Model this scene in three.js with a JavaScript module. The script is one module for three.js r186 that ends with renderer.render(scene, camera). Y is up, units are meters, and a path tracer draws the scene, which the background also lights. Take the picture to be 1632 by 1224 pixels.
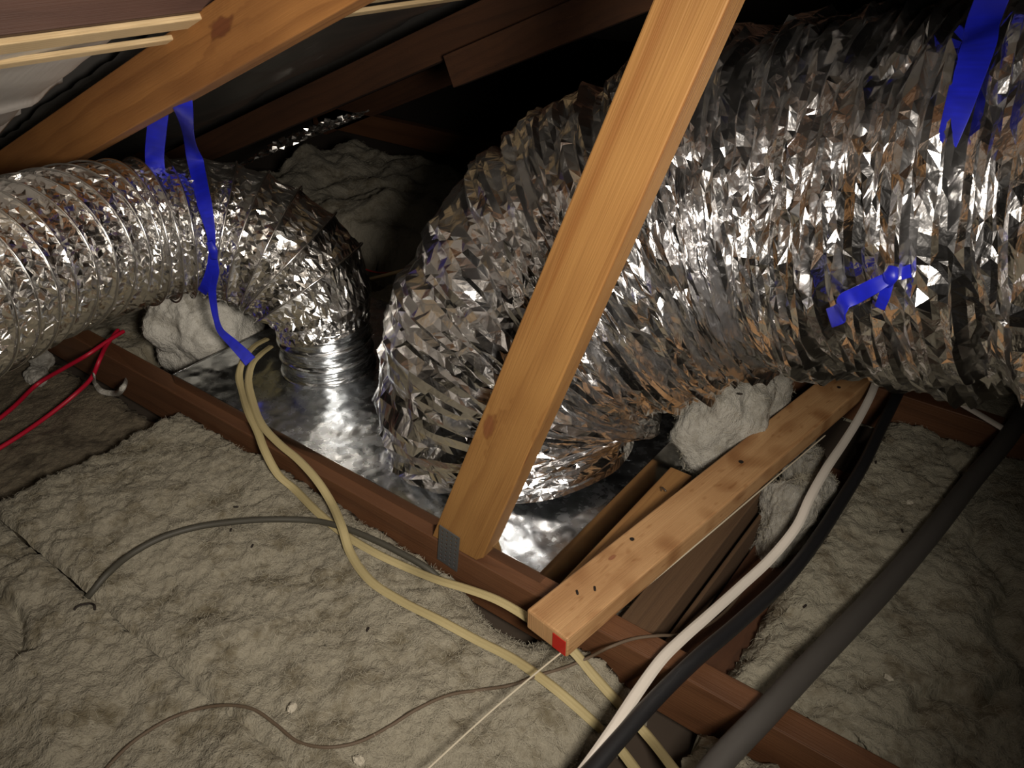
import * as THREE from 'three';
import { RoundedBoxGeometry } from 'three/addons/geometries/RoundedBoxGeometry.js';
import { mergeGeometries } from 'three/addons/utils/BufferGeometryUtils.js';
import { createNoise3D } from 'simplex-noise';

// ---------------------------------------------------------------- camera, light, exposure
const scene = new THREE.Scene();
scene.background = new THREE.Color(0x000000);
const EYE = new THREE.Vector3(0, 0.85, 0), PITCH = -32.5 * Math.PI / 180, YAW = 37 * Math.PI / 180, FOC = 1310;
const camera = new THREE.PerspectiveCamera(2 * Math.atan(612 / FOC) * 180 / Math.PI, 1632 / 1224, 0.02, 30);
camera.rotation.order = 'YXZ';
camera.rotation.set(PITCH, YAW, 0);
camera.position.copy(EYE);
scene.add(camera);
const renderer = new THREE.WebGLRenderer({ antialias: true });
renderer.toneMapping = THREE.LinearToneMapping;
renderer.toneMappingExposure = 1.0;
renderer.shadowMap.enabled = true;

// the hand torch that the photographer holds beside the camera
const torch = new THREE.SpotLight(0xfff3e4, 5.4, 0, 0.80, 1.0, 2);
torch.position.set(0.17, 0.83, -0.06);
torch.target.position.set(-0.86, 0.22, -0.80);
torch.castShadow = true; torch.shadow.mapSize.set(2048, 2048); torch.shadow.bias = -0.0005;
torch.shadow.radius = 4;
scene.add(torch, torch.target);

// ---------------------------------------------------------------- helpers
const V = (x, y, z) => new THREE.Vector3(x, y, z);
const rotM = new THREE.Matrix4().makeRotationFromEuler(new THREE.Euler(PITCH, YAW, 0, 'YXZ'));
const ray = (px, py) => V((px - 816) / FOC, (612 - py) / FOC, -1).applyMatrix4(rotM);
const onY = (px, py, h) => { const d = ray(px, py); return EYE.clone().addScaledVector(d, (h - EYE.y) / d.y); };
const onZ = (px, py, z) => { const d = ray(px, py); return EYE.clone().addScaledVector(d, z / d.z); };
const ROOF = 0.42, ROOF0 = 1.105;                                    // underside of the roof: y = ROOF0 + ROOF * x
const onRoof = (px, py, off) => { const d = ray(px, py); return EYE.clone().addScaledVector(d, (ROOF0 + off - EYE.y) / (d.y - ROOF * d.x)); };
const rng = (a) => () => { a |= 0; a = a + 0x6D2B79F5 | 0; let t = Math.imul(a ^ a >>> 15, 1 | a); t = t + Math.imul(t ^ t >>> 7, 61 | t) ^ t; return ((t ^ t >>> 14) >>> 0) / 4294967296; };
const noise = createNoise3D(rng(11));
const sm = (a, b, x) => { const t = Math.min(1, Math.max(0, (x - a) / (b - a))); return t * t * (3 - 2 * t); };
const lerp = (a, b, t) => a + (b - a) * t;
const hash = (i, j, s) => { let h = Math.imul(i, 374761393) + Math.imul(j, 668265263) + Math.imul(s, 974634777) | 0; h = Math.imul(h ^ h >>> 13, 1274126177); h ^= h >>> 16; return (h >>> 0) / 4294967296; };
// creased facets: linear interpolation of random heights over a triangle lattice
function facet(u, v, s) {
  const k = (u + v) * 0.3660254, a = u + k, b = v + k, i = Math.floor(a), j = Math.floor(b), x = a - i, y = b - j;
  const h0 = hash(i, j, s), h2 = hash(i + 1, j + 1, s);
  return x > y ? h0 * (1 - x) + hash(i + 1, j, s) * (x - y) + h2 * y : h0 * (1 - y) + hash(i, j + 1, s) * (y - x) + h2 * x;
}
const taken = {};
const numbered = (n) => { const k = taken[n] = (taken[n] ?? -1) + 1; return k ? `${n}_${String(k).padStart(3, '0')}` : n; };
function tag(o, label, category, group, kind) {
  if (label) o.userData.label = label;
  if (category) o.userData.category = category;
  if (group) o.userData.group = group;
  if (kind) o.userData.kind = kind;
  return o;
}
function mesh(name, geo, mat, parent = scene) {
  const m = new THREE.Mesh(geo, mat);
  m.name = parent === scene ? numbered(name) : name;
  m.castShadow = m.receiveShadow = true;
  parent.add(m);
  return m;
}
function thing(name, label, category, p = [0, 0, 0], group) {
  const o = new THREE.Group(); o.name = numbered(name); o.position.set(...p); scene.add(o);
  return tag(o, label, category, group);
}
function grid(nu, nv, f, closeV) {                                   // f(i/nu, j/nv) -> [Vector3, u, v]
  const pos = [], uv = [], idx = [];
  for (let j = 0; j <= nv; j++) for (let i = 0; i <= nu; i++) { const [p, a, b] = f(i / nu, j / nv); pos.push(p.x, p.y, p.z); uv.push(a, b); }
  const w = nu + 1;
  for (let j = 0; j < nv; j++) for (let i = 0; i < nu; i++) { const a = j * w + i; if ((i + j) & 1) idx.push(a, a + 1, a + w, a + 1, a + w + 1, a + w); else idx.push(a, a + 1, a + w + 1, a, a + w + 1, a + w); }
  const g = new THREE.BufferGeometry();
  g.setAttribute('position', new THREE.Float32BufferAttribute(pos, 3));
  g.setAttribute('uv', new THREE.Float32BufferAttribute(uv, 2));
  g.setIndex(idx); g.computeVertexNormals();
  return g;
}
// sweep of a closed profile (function of angle) along points; up is a vector or one vector per point
function sweep(pts, { w, t, up = V(0, 1, 0), n = 60, m = 12, square = 0, ridges = 0 }) {
  const c = new THREE.CatmullRomCurve3(pts, false, 'centripetal'), W = Array.isArray(w) ? w : pts.map(() => w), U = Array.isArray(up) ? up : pts.map(() => up);
  const pos = [], uv = [], idx = [], len = c.getLength();
  const pick = (A, k, f) => (typeof A[k] === 'number' ? lerp(A[k], A[k + 1], f) : A[k].clone().lerp(A[k + 1], f));
  for (let i = 0; i <= n; i++) {
    const s = i / n, p = c.getPoint(s), T = c.getTangent(s), x = s * (pts.length - 1), k = Math.min(pts.length - 2, Math.floor(x));
    const B = V().crossVectors(T, pick(U, k, x - k)).normalize(), N = V().crossVectors(B, T).normalize(), ww = pick(W, k, x - k) / 2, tt = t / 2;
    for (let j = 0; j <= m; j++) {
      const a = j / m * 2 * Math.PI; let cx = Math.cos(a), cy = Math.sin(a);
      if (square) { const e = 1 / Math.max(Math.abs(cx), Math.abs(cy)); cx *= lerp(1, e, square); cy *= lerp(1, e, square); }
      const rid = ridges ? 1 + ridges * Math.cos(a * 6) : 1;
      const q = p.clone().addScaledVector(B, cx * ww * (ridges ? 0.5 + 0.5 * rid : 1)).addScaledVector(N, cy * tt * rid);
      pos.push(q.x, q.y, q.z); uv.push(s * len, j / m * 0.05);
    }
  }
  const q = m + 1;
  for (let i = 0; i < n; i++) for (let j = 0; j < m; j++) { const a = i * q + j; idx.push(a, a + 1, a + q, a + 1, a + q + 1, a + q); }
  for (const [e, flip] of [[0, 0], [n, 1]]) { for (let j = 1; j < m - 1; j++) { const a = e * q; flip ? idx.push(a, a + j, a + j + 1) : idx.push(a, a + j + 1, a + j); } }
  const g = new THREE.BufferGeometry();
  g.setAttribute('position', new THREE.Float32BufferAttribute(pos, 3));
  g.setAttribute('uv', new THREE.Float32BufferAttribute(uv, 2));
  g.setIndex(idx); g.computeVertexNormals();
  return g;
}
function dataTex(w, h, f, color, rep) {
  const d = new Uint8Array(w * h * 4);
  for (let y = 0; y < h; y++) for (let x = 0; x < w; x++) { const c = f(x / w, y / h), k = (y * w + x) * 4; d[k] = c[0]; d[k + 1] = c[1]; d[k + 2] = c[2]; d[k + 3] = 255; }
  const t = new THREE.DataTexture(d, w, h); t.wrapS = t.wrapT = THREE.RepeatWrapping; t.magFilter = THREE.LinearFilter; t.minFilter = THREE.LinearFilter;
  if (color) t.colorSpace = THREE.SRGBColorSpace;
  if (rep) t.repeat.set(rep[0], rep[1]);
  t.needsUpdate = true; return t;
}
const tile = (f, x, y, sx, sy) => {                                  // noise on a torus-like blend so that it repeats
  const a = f(x, y), b = f(x - sx, y), c = f(x, y - sy), d = f(x - sx, y - sy), p = x / sx, q = y / sy;
  const u = sm(0.6, 1, p), v = sm(0.6, 1, q);
  return lerp(lerp(a, b, u), lerp(c, d, u), v);
};

// ---------------------------------------------------------------- materials
function wood({ len, wid, light, dark, seed, rings = 7, knots = [], stains = 0, rough = 0.62, streak = false }) {
  const w = 1024, h = 160;
  const map = dataTex(w, h, (u, v) => {
    const x = u * len, y = v * wid;
    let r = y / wid * rings + noise(x * 1.3, y * 3, seed) * 1.0 + noise(x * 5, y * 14, seed + 5) * 0.16, k = 0, ring = 0;
    for (const [kx, ky, kr] of knots) {
      const dx = (x - kx * len) / 2.2, dy = y - ky * wid, d = Math.hypot(dx, dy) / kr * (1 + 0.25 * noise(x * 60, y * 90, seed + 70));
      r += 0.8 * Math.exp(-d * d * 0.2) * Math.tanh(dy / kr * 1.5);
      k = Math.max(k, 1 - sm(0.75, 1.1, d)); ring = Math.max(ring, Math.exp(-((d - 1) ** 2) * 40));
    }
    const f = r - Math.floor(r), late = sm(0.35, 0.9, f) * (1 - sm(0.9, 1, f));
    const fine = noise(x * 9, y * 900, seed + 9) * 0.5 + noise(x * 30, y * 1800, seed + 12) * 0.3;
    let t = 0.24 + late * 0.24 * (0.6 + 0.5 * noise(x * 2, y * 25, seed + 40)) + fine * 0.10 + noise(x * 2.2, y * 22, seed + 20) * 0.15 + noise(x * 9, y * 9, seed + 22) * 0.06;
    t = t + k * 0.24 + ring * 0.3;
    if (stains) t += stains * Math.max(0, noise(x * 12, y * 16, seed + 31) - 0.1) + stains * 1.4 * Math.max(0, noise(x * 26, y * 70, seed + 37) - 0.62);
    t = Math.min(1.25, Math.max(0, t));
    const c = [0, 1, 2].map((i) => lerp(light[i], dark[i], t));
    if (k > 0) { c[0] = lerp(c[0], dark[0], k * 0.5); c[1] = lerp(c[1], dark[1] * 0.92, k * 0.6); c[2] = lerp(c[2], dark[2] * 1.1, k * 0.5); }
    if (streak) { const e = Math.exp(-(((v - 0.55 + 0.08 * (u - 0.6) + 0.02 * noise(x * 7, 1, 3)) / (0.055 * sm(0.42, 0.62, u) * sm(1.05, 0.8, u) + 0.004)) ** 2)) * sm(0.42, 0.5, u) * 0.38; for (const q of [0, 1, 2]) c[q] = lerp(c[q], [112, 66, 26][q], e); }
    return c.map((q) => Math.min(255, Math.max(0, q)));
  }, true);
  const bump = dataTex(512, 128, (u, v) => { const x = u * len, y = v * wid; const b = 128 + 60 * noise(x * 12, y * 1100, seed + 50) + 40 * noise(x * 4, y * 300, seed + 55); return [b, b, b]; });
  return new THREE.MeshStandardMaterial({ map, bumpMap: bump, bumpScale: 0.0006, roughness: rough, metalness: 0 });
}
const M = {};
M.web = wood({ len: 1.05, wid: 0.08, light: [152, 113, 63], dark: [106, 67, 30], seed: 1, rings: 2.6, streak: true, knots: [[0.295, 0.62, 0.0085]] });
M.topChord = wood({ len: 3.2, wid: 0.08, light: [172, 120, 66], dark: [94, 54, 23], seed: 21, rings: 3.4, knots: [[0.617, 0.62, 0.011]] });
M.chord = wood({ len: 3.2, wid: 0.09, light: [106, 70, 44], dark: [64, 38, 20], seed: 41, rings: 2.4 });
M.board = wood({ len: 0.98, wid: 0.07, light: [190, 152, 108], dark: [124, 82, 46], seed: 61, rings: 2.2, stains: 0.55, knots: [[0.17, 0.72, 0.003]] });
M.trimmer = wood({ len: 0.5, wid: 0.05, light: [150, 112, 66], dark: [92, 58, 30], seed: 81, rings: 4 });  // darkened: shadow beside the plenum is put into the wood colour
M.darkTimber = wood({ len: 0.6, wid: 0.06, light: [100, 76, 52], dark: [60, 42, 28], seed: 101, rings: 3, rough: 0.8 });
M.deepTimber = wood({ len: 3, wid: 0.09, light: [84, 52, 30], dark: [48, 28, 15], seed: 121, rings: 4, rough: 0.8 });  // dark brown puts the shade on the far trusses into the wood
M.batten = wood({ len: 2.4, wid: 0.045, light: [238, 214, 170], dark: [196, 160, 110], seed: 141, rings: 3 });
M.reflectedBrown = wood({ len: 2.4, wid: 0.09, light: [92, 66, 56], dark: [62, 42, 36], seed: 151, rings: 2, rough: 0.5 });

const crinkle = dataTex(1024, 1024, (u, v) => {
  const f = (x, y) => {
    const a = x + 0.25 * noise(x * 0.7, y * 0.7, 4), b = y + 0.25 * noise(x * 0.7, y * 0.7, 8);
    return facet(a * 1.1, b * 0.75, 3) * 0.45 + facet(a * 2.3 + b * 0.8, b * 2.1 - a * 0.6, 5) * 0.33 + facet(a * 5 - b * 2, b * 5 + a, 9) * 0.15 + facet(a * 11 + b * 3, b * 9, 13) * 0.07;
  };
  const h = 255 * tile(f, u * 16, v * 16, 16, 16); return [h, h, h];
}, false);
const foilBump = (r) => { const t = crinkle.clone(); t.repeat.set(r[0], r[1]); t.needsUpdate = true; return t; };
M.foilBig = new THREE.MeshStandardMaterial({ color: new THREE.Color().setRGB(0.86, 0.86, 0.87), metalness: 1, roughness: 0.19, bumpMap: foilBump([2.6, 4.2]), bumpScale: 0.0011 });
M.foilSmall = new THREE.MeshStandardMaterial({ color: new THREE.Color().setRGB(0.88, 0.87, 0.85), metalness: 1, roughness: 0.19, bumpMap: foilBump([4, 4]), bumpScale: 0.0012 });
const spangle = dataTex(512, 512, (u, v) => { const h = 128 + 70 * tile((x, y) => noise(x, y, 1) * 0.5 + noise(x * 2.7, y * 2.7, 7) * 0.35, u * 8, v * 8, 8, 8) + 40 * tile((x, y) => noise(x * 1.2, y * 18, 17), u * 8, v * 8, 8, 8); return [h, h, h]; });
const wavy = dataTex(512, 512, (u, v) => { const h = 128 + 100 * tile((x, y) => noise(x * 0.8, y * 0.8, 1) * 0.7 + noise(x * 2.1, y * 2.1, 7) * 0.3, u * 8, v * 8, 8, 8); return [h, h, h]; });
const cloudy = dataTex(512, 512, (u, v) => { const h = 85 + 45 * tile((x, y) => noise(x * 1.6, y * 1.6, 21) * 0.6 + noise(x * 4, y * 4, 27) * 0.4 + noise(x * 9, y * 9, 25) * 0.25, u * 8, v * 8, 8, 8); return [h, h, h]; });
M.galv = new THREE.MeshStandardMaterial({ color: new THREE.Color().setRGB(0.7, 0.73, 0.76), metalness: 1, roughness: 0.75, roughnessMap: cloudy, bumpMap: wavy, bumpScale: 0.004 });
M.galvSide = new THREE.MeshStandardMaterial({ color: new THREE.Color().setRGB(0.6, 0.6, 0.6), metalness: 1, roughness: 0.2 });
M.plate = new THREE.MeshStandardMaterial({ color: new THREE.Color().setRGB(0.16, 0.165, 0.17), metalness: 0.7, roughness: 0.55 });
M.wire = new THREE.MeshStandardMaterial({ color: new THREE.Color().setRGB(0.75, 0.74, 0.72), metalness: 1, roughness: 0.22 });
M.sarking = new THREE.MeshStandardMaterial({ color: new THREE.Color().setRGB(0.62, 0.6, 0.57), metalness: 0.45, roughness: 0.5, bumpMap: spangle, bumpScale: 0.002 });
M.sarkingFar = new THREE.MeshStandardMaterial({ color: new THREE.Color().setRGB(0.42, 0.41, 0.39), metalness: 0.9, roughness: 0.36, bumpMap: spangle, bumpScale: 0.002 });  // darker copy of the sarking: the dimness is in its colour
M.roof = new THREE.MeshStandardMaterial({ color: new THREE.Color().setRGB(0.2, 0.19, 0.18), metalness: 0, roughness: 0.8 });
M.lining = new THREE.MeshStandardMaterial({ color: new THREE.Color().setRGB(0.05, 0.036, 0.025), roughness: 0.95 });
M.brick = new THREE.MeshStandardMaterial({ color: new THREE.Color().setRGB(0.12, 0.1, 0.09), roughness: 0.95 });
const blueTex = dataTex(256, 128, (u, v) => { const b = 1 + 0.12 * noise(u * 20, v * 90, 3) + 0.08 * noise(u * 140, v * 140, 5); return [20 * b, 30 * b, 172 * b]; }, true);
M.blue = new THREE.MeshStandardMaterial({ map: blueTex, roughness: 0.42, metalness: 0 });
M.beige = new THREE.MeshStandardMaterial({ color: new THREE.Color(0xa5986f), roughness: 0.7, bumpMap: spangle, bumpScale: 0.0008 });
M.whiteCable = new THREE.MeshStandardMaterial({ color: new THREE.Color(0xcfc8be), roughness: 0.6 });
M.black = new THREE.MeshStandardMaterial({ color: new THREE.Color(0x1c1c1e), roughness: 0.45 });
M.grey = new THREE.MeshStandardMaterial({ color: new THREE.Color(0x4a4744), roughness: 0.5 });
M.darkGrey = new THREE.MeshStandardMaterial({ color: new THREE.Color(0x3e3c34), roughness: 0.6 });
M.brown = new THREE.MeshStandardMaterial({ color: new THREE.Color(0x57493a), roughness: 0.7 });
M.redWire = new THREE.MeshStandardMaterial({ color: new THREE.Color(0xb01430), roughness: 0.45 });
M.redThin = new THREE.MeshStandardMaterial({ color: new THREE.Color(0xa02018), roughness: 0.5 });
M.string = new THREE.MeshStandardMaterial({ color: new THREE.Color(0xb8b09c), roughness: 0.8 });
M.pellet = new THREE.MeshStandardMaterial({ color: new THREE.Color(0x1b120c), roughness: 0.8 });
M.crumb = new THREE.MeshStandardMaterial({ color: new THREE.Color(0xb0aa9a), roughness: 0.9 });
M.steelNail = new THREE.MeshStandardMaterial({ color: new THREE.Color(0x9a9590), roughness: 0.35, metalness: 1 });
M.paint = new THREE.MeshStandardMaterial({ color: new THREE.Color(0xb01c10), roughness: 0.6 });

function woolMat(seed, light, dark) {
  const map = dataTex(1024, 1024, (u, v) => {
    const x = u * 8, y = v * 8;
    const f = (a, b) => noise(a * 0.7, b * 0.7, seed) * 0.5 + noise(a * 1.8, b * 1.8, seed + 3) * 0.3 + noise(a * 5, b * 5, seed + 6) * 0.2;
    const d = Math.max(0, tile(f, x, y, 8, 8)), fine = noise(x * 14, y * 14, seed + 8) * 0.5 + noise(x * 32, y * 32, seed + 9) * 0.5;
    const t = Math.min(1, Math.max(0, 0.08 + d * 1.15 + fine * 0.12));
    return [0, 1, 2].map((i) => Math.max(0, Math.min(255, lerp(light[i], dark[i], t))));
  }, true);
  const bump = dataTex(1024, 1024, (u, v) => { const x = u * 8, y = v * 8; const f = (a, b) => noise(a * 4, b * 4, seed + 30) * 0.4 + noise(a * 10, b * 10, seed + 31) * 0.35 + noise(a * 26, b * 26, seed + 33) * 0.3; const h = 128 + 110 * tile(f, x, y, 8, 8); return [h, h, h]; });
  map.repeat.set(2, 2); bump.repeat.set(3, 3);
  return new THREE.MeshStandardMaterial({ map, bumpMap: bump, bumpScale: 0.0032, roughness: 1, metalness: 0 });
}
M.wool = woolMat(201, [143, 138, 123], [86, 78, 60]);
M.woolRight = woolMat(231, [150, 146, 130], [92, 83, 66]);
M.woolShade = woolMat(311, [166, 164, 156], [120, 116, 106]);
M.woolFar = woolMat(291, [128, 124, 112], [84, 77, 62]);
M.woolDark = woolMat(251, [112, 103, 86], [62, 54, 42]);  // darker, browner wool than the other batts
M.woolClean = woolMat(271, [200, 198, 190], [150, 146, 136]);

// ---------------------------------------------------------------- the setting: ceiling lining underfoot, roof, end walls
function slab(x0, x1, y0, y1, z0, z1) { const g = new THREE.BoxGeometry(x1 - x0, y1 - y0, z1 - z0); g.translate((x0 + x1) / 2, (y0 + y1) / 2, (z0 + z1) / 2); return g; }
tag(mesh('floor', slab(-3.1, 6.3, -0.16, -0.125, -5, 3), M.lining), 'brown ceiling lining seen down between the joists', null, null, 'structure');
const RIDGE = 1.6, RY = ROOF0 + ROOF * RIDGE + 0.06;
const roofShape = new THREE.Shape([[-3.1, ROOF0 - ROOF * 3.1 + 0.06], [RIDGE, RY], [6.3, ROOF0 - ROOF * 3.1 + 0.06], [6.3, ROOF0 - ROOF * 3.1 + 0.12], [RIDGE, RY + 0.06], [-3.1, ROOF0 - ROOF * 3.1 + 0.12]].map((p) => new THREE.Vector2(...p)));
const roofGeo = new THREE.ExtrudeGeometry(roofShape, { depth: 8, bevelEnabled: false }); roofGeo.translate(0, 0, -5);
tag(mesh('ceiling', roofGeo, M.roof), 'dark underside of the pitched roof', null, null, 'structure');
for (const [z, side] of [[-5, 'far'], [2.9, 'near']]) {
  const s = new THREE.Shape([[-3.1, -0.2], [6.3, -0.2], [6.3, 0], [RIDGE, RY + 0.05], [-3.1, 0]].map((p) => new THREE.Vector2(...p)));
  const g = new THREE.ExtrudeGeometry(s, { depth: 0.1, bevelEnabled: false }); g.translate(0, 0, z);
  tag(mesh('wall_' + side, g, M.brick), `${side} gable wall of the roof space in the dark`, null, null, 'structure');
}
for (const [x, side] of [[-3.1, 'left'], [6.25, 'right']]) tag(mesh('wall_' + side, slab(x, x + 0.06, -0.16, 0.1, -5, 3), M.brick), `${side} eaves closing of the roof space`, null, null, 'structure');

// ---------------------------------------------------------------- timbers
// a timber along its own x axis, length L, width (y) W, thickness (z) T, with uv laid along the grain
function timber(L, W, T, r = 0.0025) {
  const g = new RoundedBoxGeometry(L, W, T, 2, r), p = g.attributes.position, n = g.attributes.normal, uv = new Float32Array(p.count * 2);
  for (let i = 0; i < p.count; i++) {
    const x = p.getX(i) / L + 0.5, y = p.getY(i), z = p.getZ(i), ax = Math.abs(n.getX(i)), ay = Math.abs(n.getY(i)), az = Math.abs(n.getZ(i));
    if (ax > ay && ax > az) { uv[2 * i] = 0.31 + z / L; uv[2 * i + 1] = y / W + 0.5; } else if (ay > az) { uv[2 * i] = x; uv[2 * i + 1] = z / W + 0.15; } else { uv[2 * i] = x; uv[2 * i + 1] = y / W + 0.5; }
  }
  g.setAttribute('uv', new THREE.BufferAttribute(uv, 2));
  return g;
}
// a timber whose ends are cut at a slant: outline in its own (x along, y across) axes
function cutTimber(poly, L, W, T) {
  const g = new THREE.ExtrudeGeometry(new THREE.Shape(poly.map((p) => new THREE.Vector2(...p))), { depth: T - 0.004, bevelEnabled: true, bevelThickness: 0.002, bevelSize: 0.002, bevelOffset: -0.002, bevelSegments: 2 });
  g.translate(0, 0, -T + 0.002);
  const p = g.attributes.position, n = g.attributes.normal, uv = g.attributes.uv;
  for (let i = 0; i < p.count; i++) uv.setXY(i, p.getX(i) / L, Math.abs(n.getZ(i)) > 0.6 ? p.getY(i) / W : 0.55 + p.getZ(i) / W * 0.9);
  return g;
}
const ZF = -0.655, TH = 0.038;                                       // front face of the near truss, thickness of its timbers
function topChord(z, parent, mat, W = 0.08) {
  const a = Math.atan(ROOF), L = 3.2, g = timber(L, W, TH);
  const m = mesh('top_chord', g, mat, parent); m.rotation.z = a;
  const bx = -1.3, by = ROOF0 + ROOF * bx;                           // its top edge lies in the roof plane
  m.position.set(bx + Math.sin(a) * W / 2, by - Math.cos(a) * W / 2, z - TH / 2);
  return m;
}
const trussA = thing('roof_truss', 'near timber roof truss with bright pine diagonal web in front of the big foil duct', 'roof truss', [0, 0, 0]);
{
  const c = mesh('bottom_chord', timber(3.4, 0.09, TH, 0.003), M.chord, trussA); c.position.set(-1.1, -0.045, ZF - TH / 2);
  tag(c, 'reddish brown stained bottom chord');
  tag(topChord(ZF, trussA, M.topChord), 'orange pine top chord crossing the upper left corner');
  const b = onZ(690, 886, ZF), t = onZ(1045, 0, ZF), ang = Math.atan2(t.y - b.y, t.x - b.x), L = 1.05;
  const br = onZ(757, 868, ZF), ca = Math.cos(ang), sa = Math.sin(ang);
  const loc = (x, y) => [(x - b.x) * ca + (y - b.y) * sa, -(x - b.x) * sa + (y - b.y) * ca];
  const w = -loc(br.x, br.y)[1];
  const poly = [loc(b.x, 0.001), loc(br.x, 0.001), loc(br.x + 0.012, 0.012), [L, -w], [L, 0]].map(([x, y]) => [x, y + w]);
  const m = mesh('web', cutTimber(poly, 1.05, 0.08, 0.036), M.web, trussA);
  m.rotation.z = ang; m.position.set(b.x + sa * w, b.y - ca * w, ZF - 0.001); tag(m, 'bright knotty pine diagonal web');
  // perforated nail plate over the joint
  const pw = 0.038, ph = 0.072, s = new THREE.Shape([[-pw / 2, -ph / 2], [pw / 2, -ph / 2], [pw / 2, ph / 2], [-pw / 2, ph / 2]].map((p) => new THREE.Vector2(...p)));
  const teeth = [];
  for (let i = 0; i < 4; i++) for (let j = 0; j < 8; j++) {
    const x = -pw / 2 + 0.006 + i * 0.0087, y = -ph / 2 + 0.006 + j * 0.0083 + (i & 1 ? 0.003 : 0);
    if (y > ph / 2 - 0.004) continue;
    s.holes.push(new THREE.Path([[x - 0.0018, y - 0.0022], [x + 0.0018, y - 0.0022], [x + 0.0018, y + 0.0022], [x - 0.0018, y + 0.0022]].map((p) => new THREE.Vector2(...p))));
  }
  const pl = mesh('nail_plate', new THREE.ExtrudeGeometry(s, { depth: 0.0018, bevelEnabled: false }), M.plate, trussA);
  const pc = onZ(715, 874, ZF + 0.001); pl.position.set(pc.x, pc.y, ZF + 0.0006); pl.rotation.z = -0.12; tag(pl, 'grey galvanised nail plate punched with slots');
}
const trussB = thing('roof_truss', 'second timber roof truss in shadow beyond the two ducts', 'roof truss', [0, 0, -0.83]);
{ const c = mesh('bottom_chord', timber(4.4, 0.09, TH), M.chord, trussB); c.position.set(-0.6, -0.05, ZF - TH / 2); topChord(ZF, trussB, M.deepTimber); }
{
  const a = Math.atan(ROOF), br = mesh('brace', timber(1.0, 0.07, TH), M.deepTimber, trussB); const p = onZ(800, 80, -1.45);
  br.rotation.z = a; br.position.set(p.x + 0.32, p.y + 0.32 * ROOF, ZF + 0.03);
}
const trussC = thing('roof_truss', 'third timber roof truss, farthest in the dark, over the fluffy batts', 'roof truss', [0, 0, -1.66]);
topChord(ZF, trussC, M.deepTimber);
{ const c = mesh('bottom_chord', timber(4.4, 0.09, TH), M.chord, trussC); c.position.set(-0.6, -0.05, ZF - TH / 2); }

// loose board lying across the two bottom chords
const BT = 0.036;
{
  const A = onY(848, 962, BT), B = onY(905, 1020, BT), C = onY(1345, 570, BT), D = onY(1400, 600, BT);
  const n = A.clone().add(B).multiplyScalar(0.5), f = C.clone().add(D).multiplyScalar(0.5), W = 0.071, L = n.distanceTo(f) + 0.012, ang = Math.atan2(-(f.z - n.z), f.x - n.x);
  const o = thing('loose_board', 'loose pine board with red painted end lying across the truss chords beside the big duct', 'board', [(n.x + f.x) / 2, 0, (n.z + f.z) / 2]);
  const g = timber(L, W, BT - 0.001, 0.004); g.rotateX(-Math.PI / 2); g.translate(0, BT / 2, 0);
  o.rotation.y = ang;
  mesh('plank', g, M.board, o);
  const pg = new RoundedBoxGeometry(0.0012, BT - 0.010, 0.022, 1, 0.0005); const e = mesh('paint_mark', pg, M.paint, o); e.position.set(-L / 2 - 0.0002, BT / 2 - 0.001, 0.0225); tag(e, 'red paint on the sawn end');
  for (const [x, z, r] of [[0.02, -0.004, 0.0042], [0.34, 0.004, 0.0036], [-0.245, -0.018, 0.0035]]) { const k = mesh('nail_hole', new THREE.CylinderGeometry(r, r * 0.8, 0.0012, 12), M.pellet, o); k.position.set(x, BT, z); }
}
// trimmers and packers between the chords
function restingTimber(name, label, x0, x1, z0, z1, top, h, mat, turn = 0) {
  const o = tag(mesh(name, (() => { const g = timber(z0 - z1, x1 - x0, h); g.rotateX(-Math.PI / 2); g.rotateY(Math.PI / 2); return g; })(), mat), label, 'timber');
  o.position.set((x0 + x1) / 2, top - h / 2, (z0 + z1) / 2); o.rotation.y = turn; return o;
}
{
  const o = thing('trimmer', 'short pine trimmer with bent nail tight against the metal plenum side', 'timber', [-0.428, -0.063, -0.87]);
  const g = timber(0.345, 0.040, 0.09); g.rotateX(-Math.PI / 2); g.rotateY(Math.PI / 2); mesh('timber_length', g, M.trimmer, o);
  const nail = sweep([V(0, 0, 0), V(0, 0.008, 0.001), V(0.004, 0.012, 0.004), V(0.012, 0.012, 0.008)], { w: 0.0028, t: 0.0028, n: 14, m: 8, up: V(0.3, 0.2, 1) });
  const q = mesh('bent_nail', nail, M.steelNail, o); q.position.set(-0.002, 0.044, -0.105);
}
restingTimber('trimmer', 'dark rough sawn timber lying low to the right of the loose board', -0.352, -0.302, -0.696, -1.10, -0.03, 0.08, M.darkTimber);
restingTimber('ceiling_batten', 'thin dirty edge of a strip beside the dark timber', -0.291, -0.284, -0.70, -1.16, -0.05, 0.06, M.darkTimber);
restingTimber('ceiling_batten', 'low brown board down in the gap under the white and black cables', -0.278, -0.196, -0.70, -1.30, -0.085, 0.035, M.deepTimber);

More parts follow.
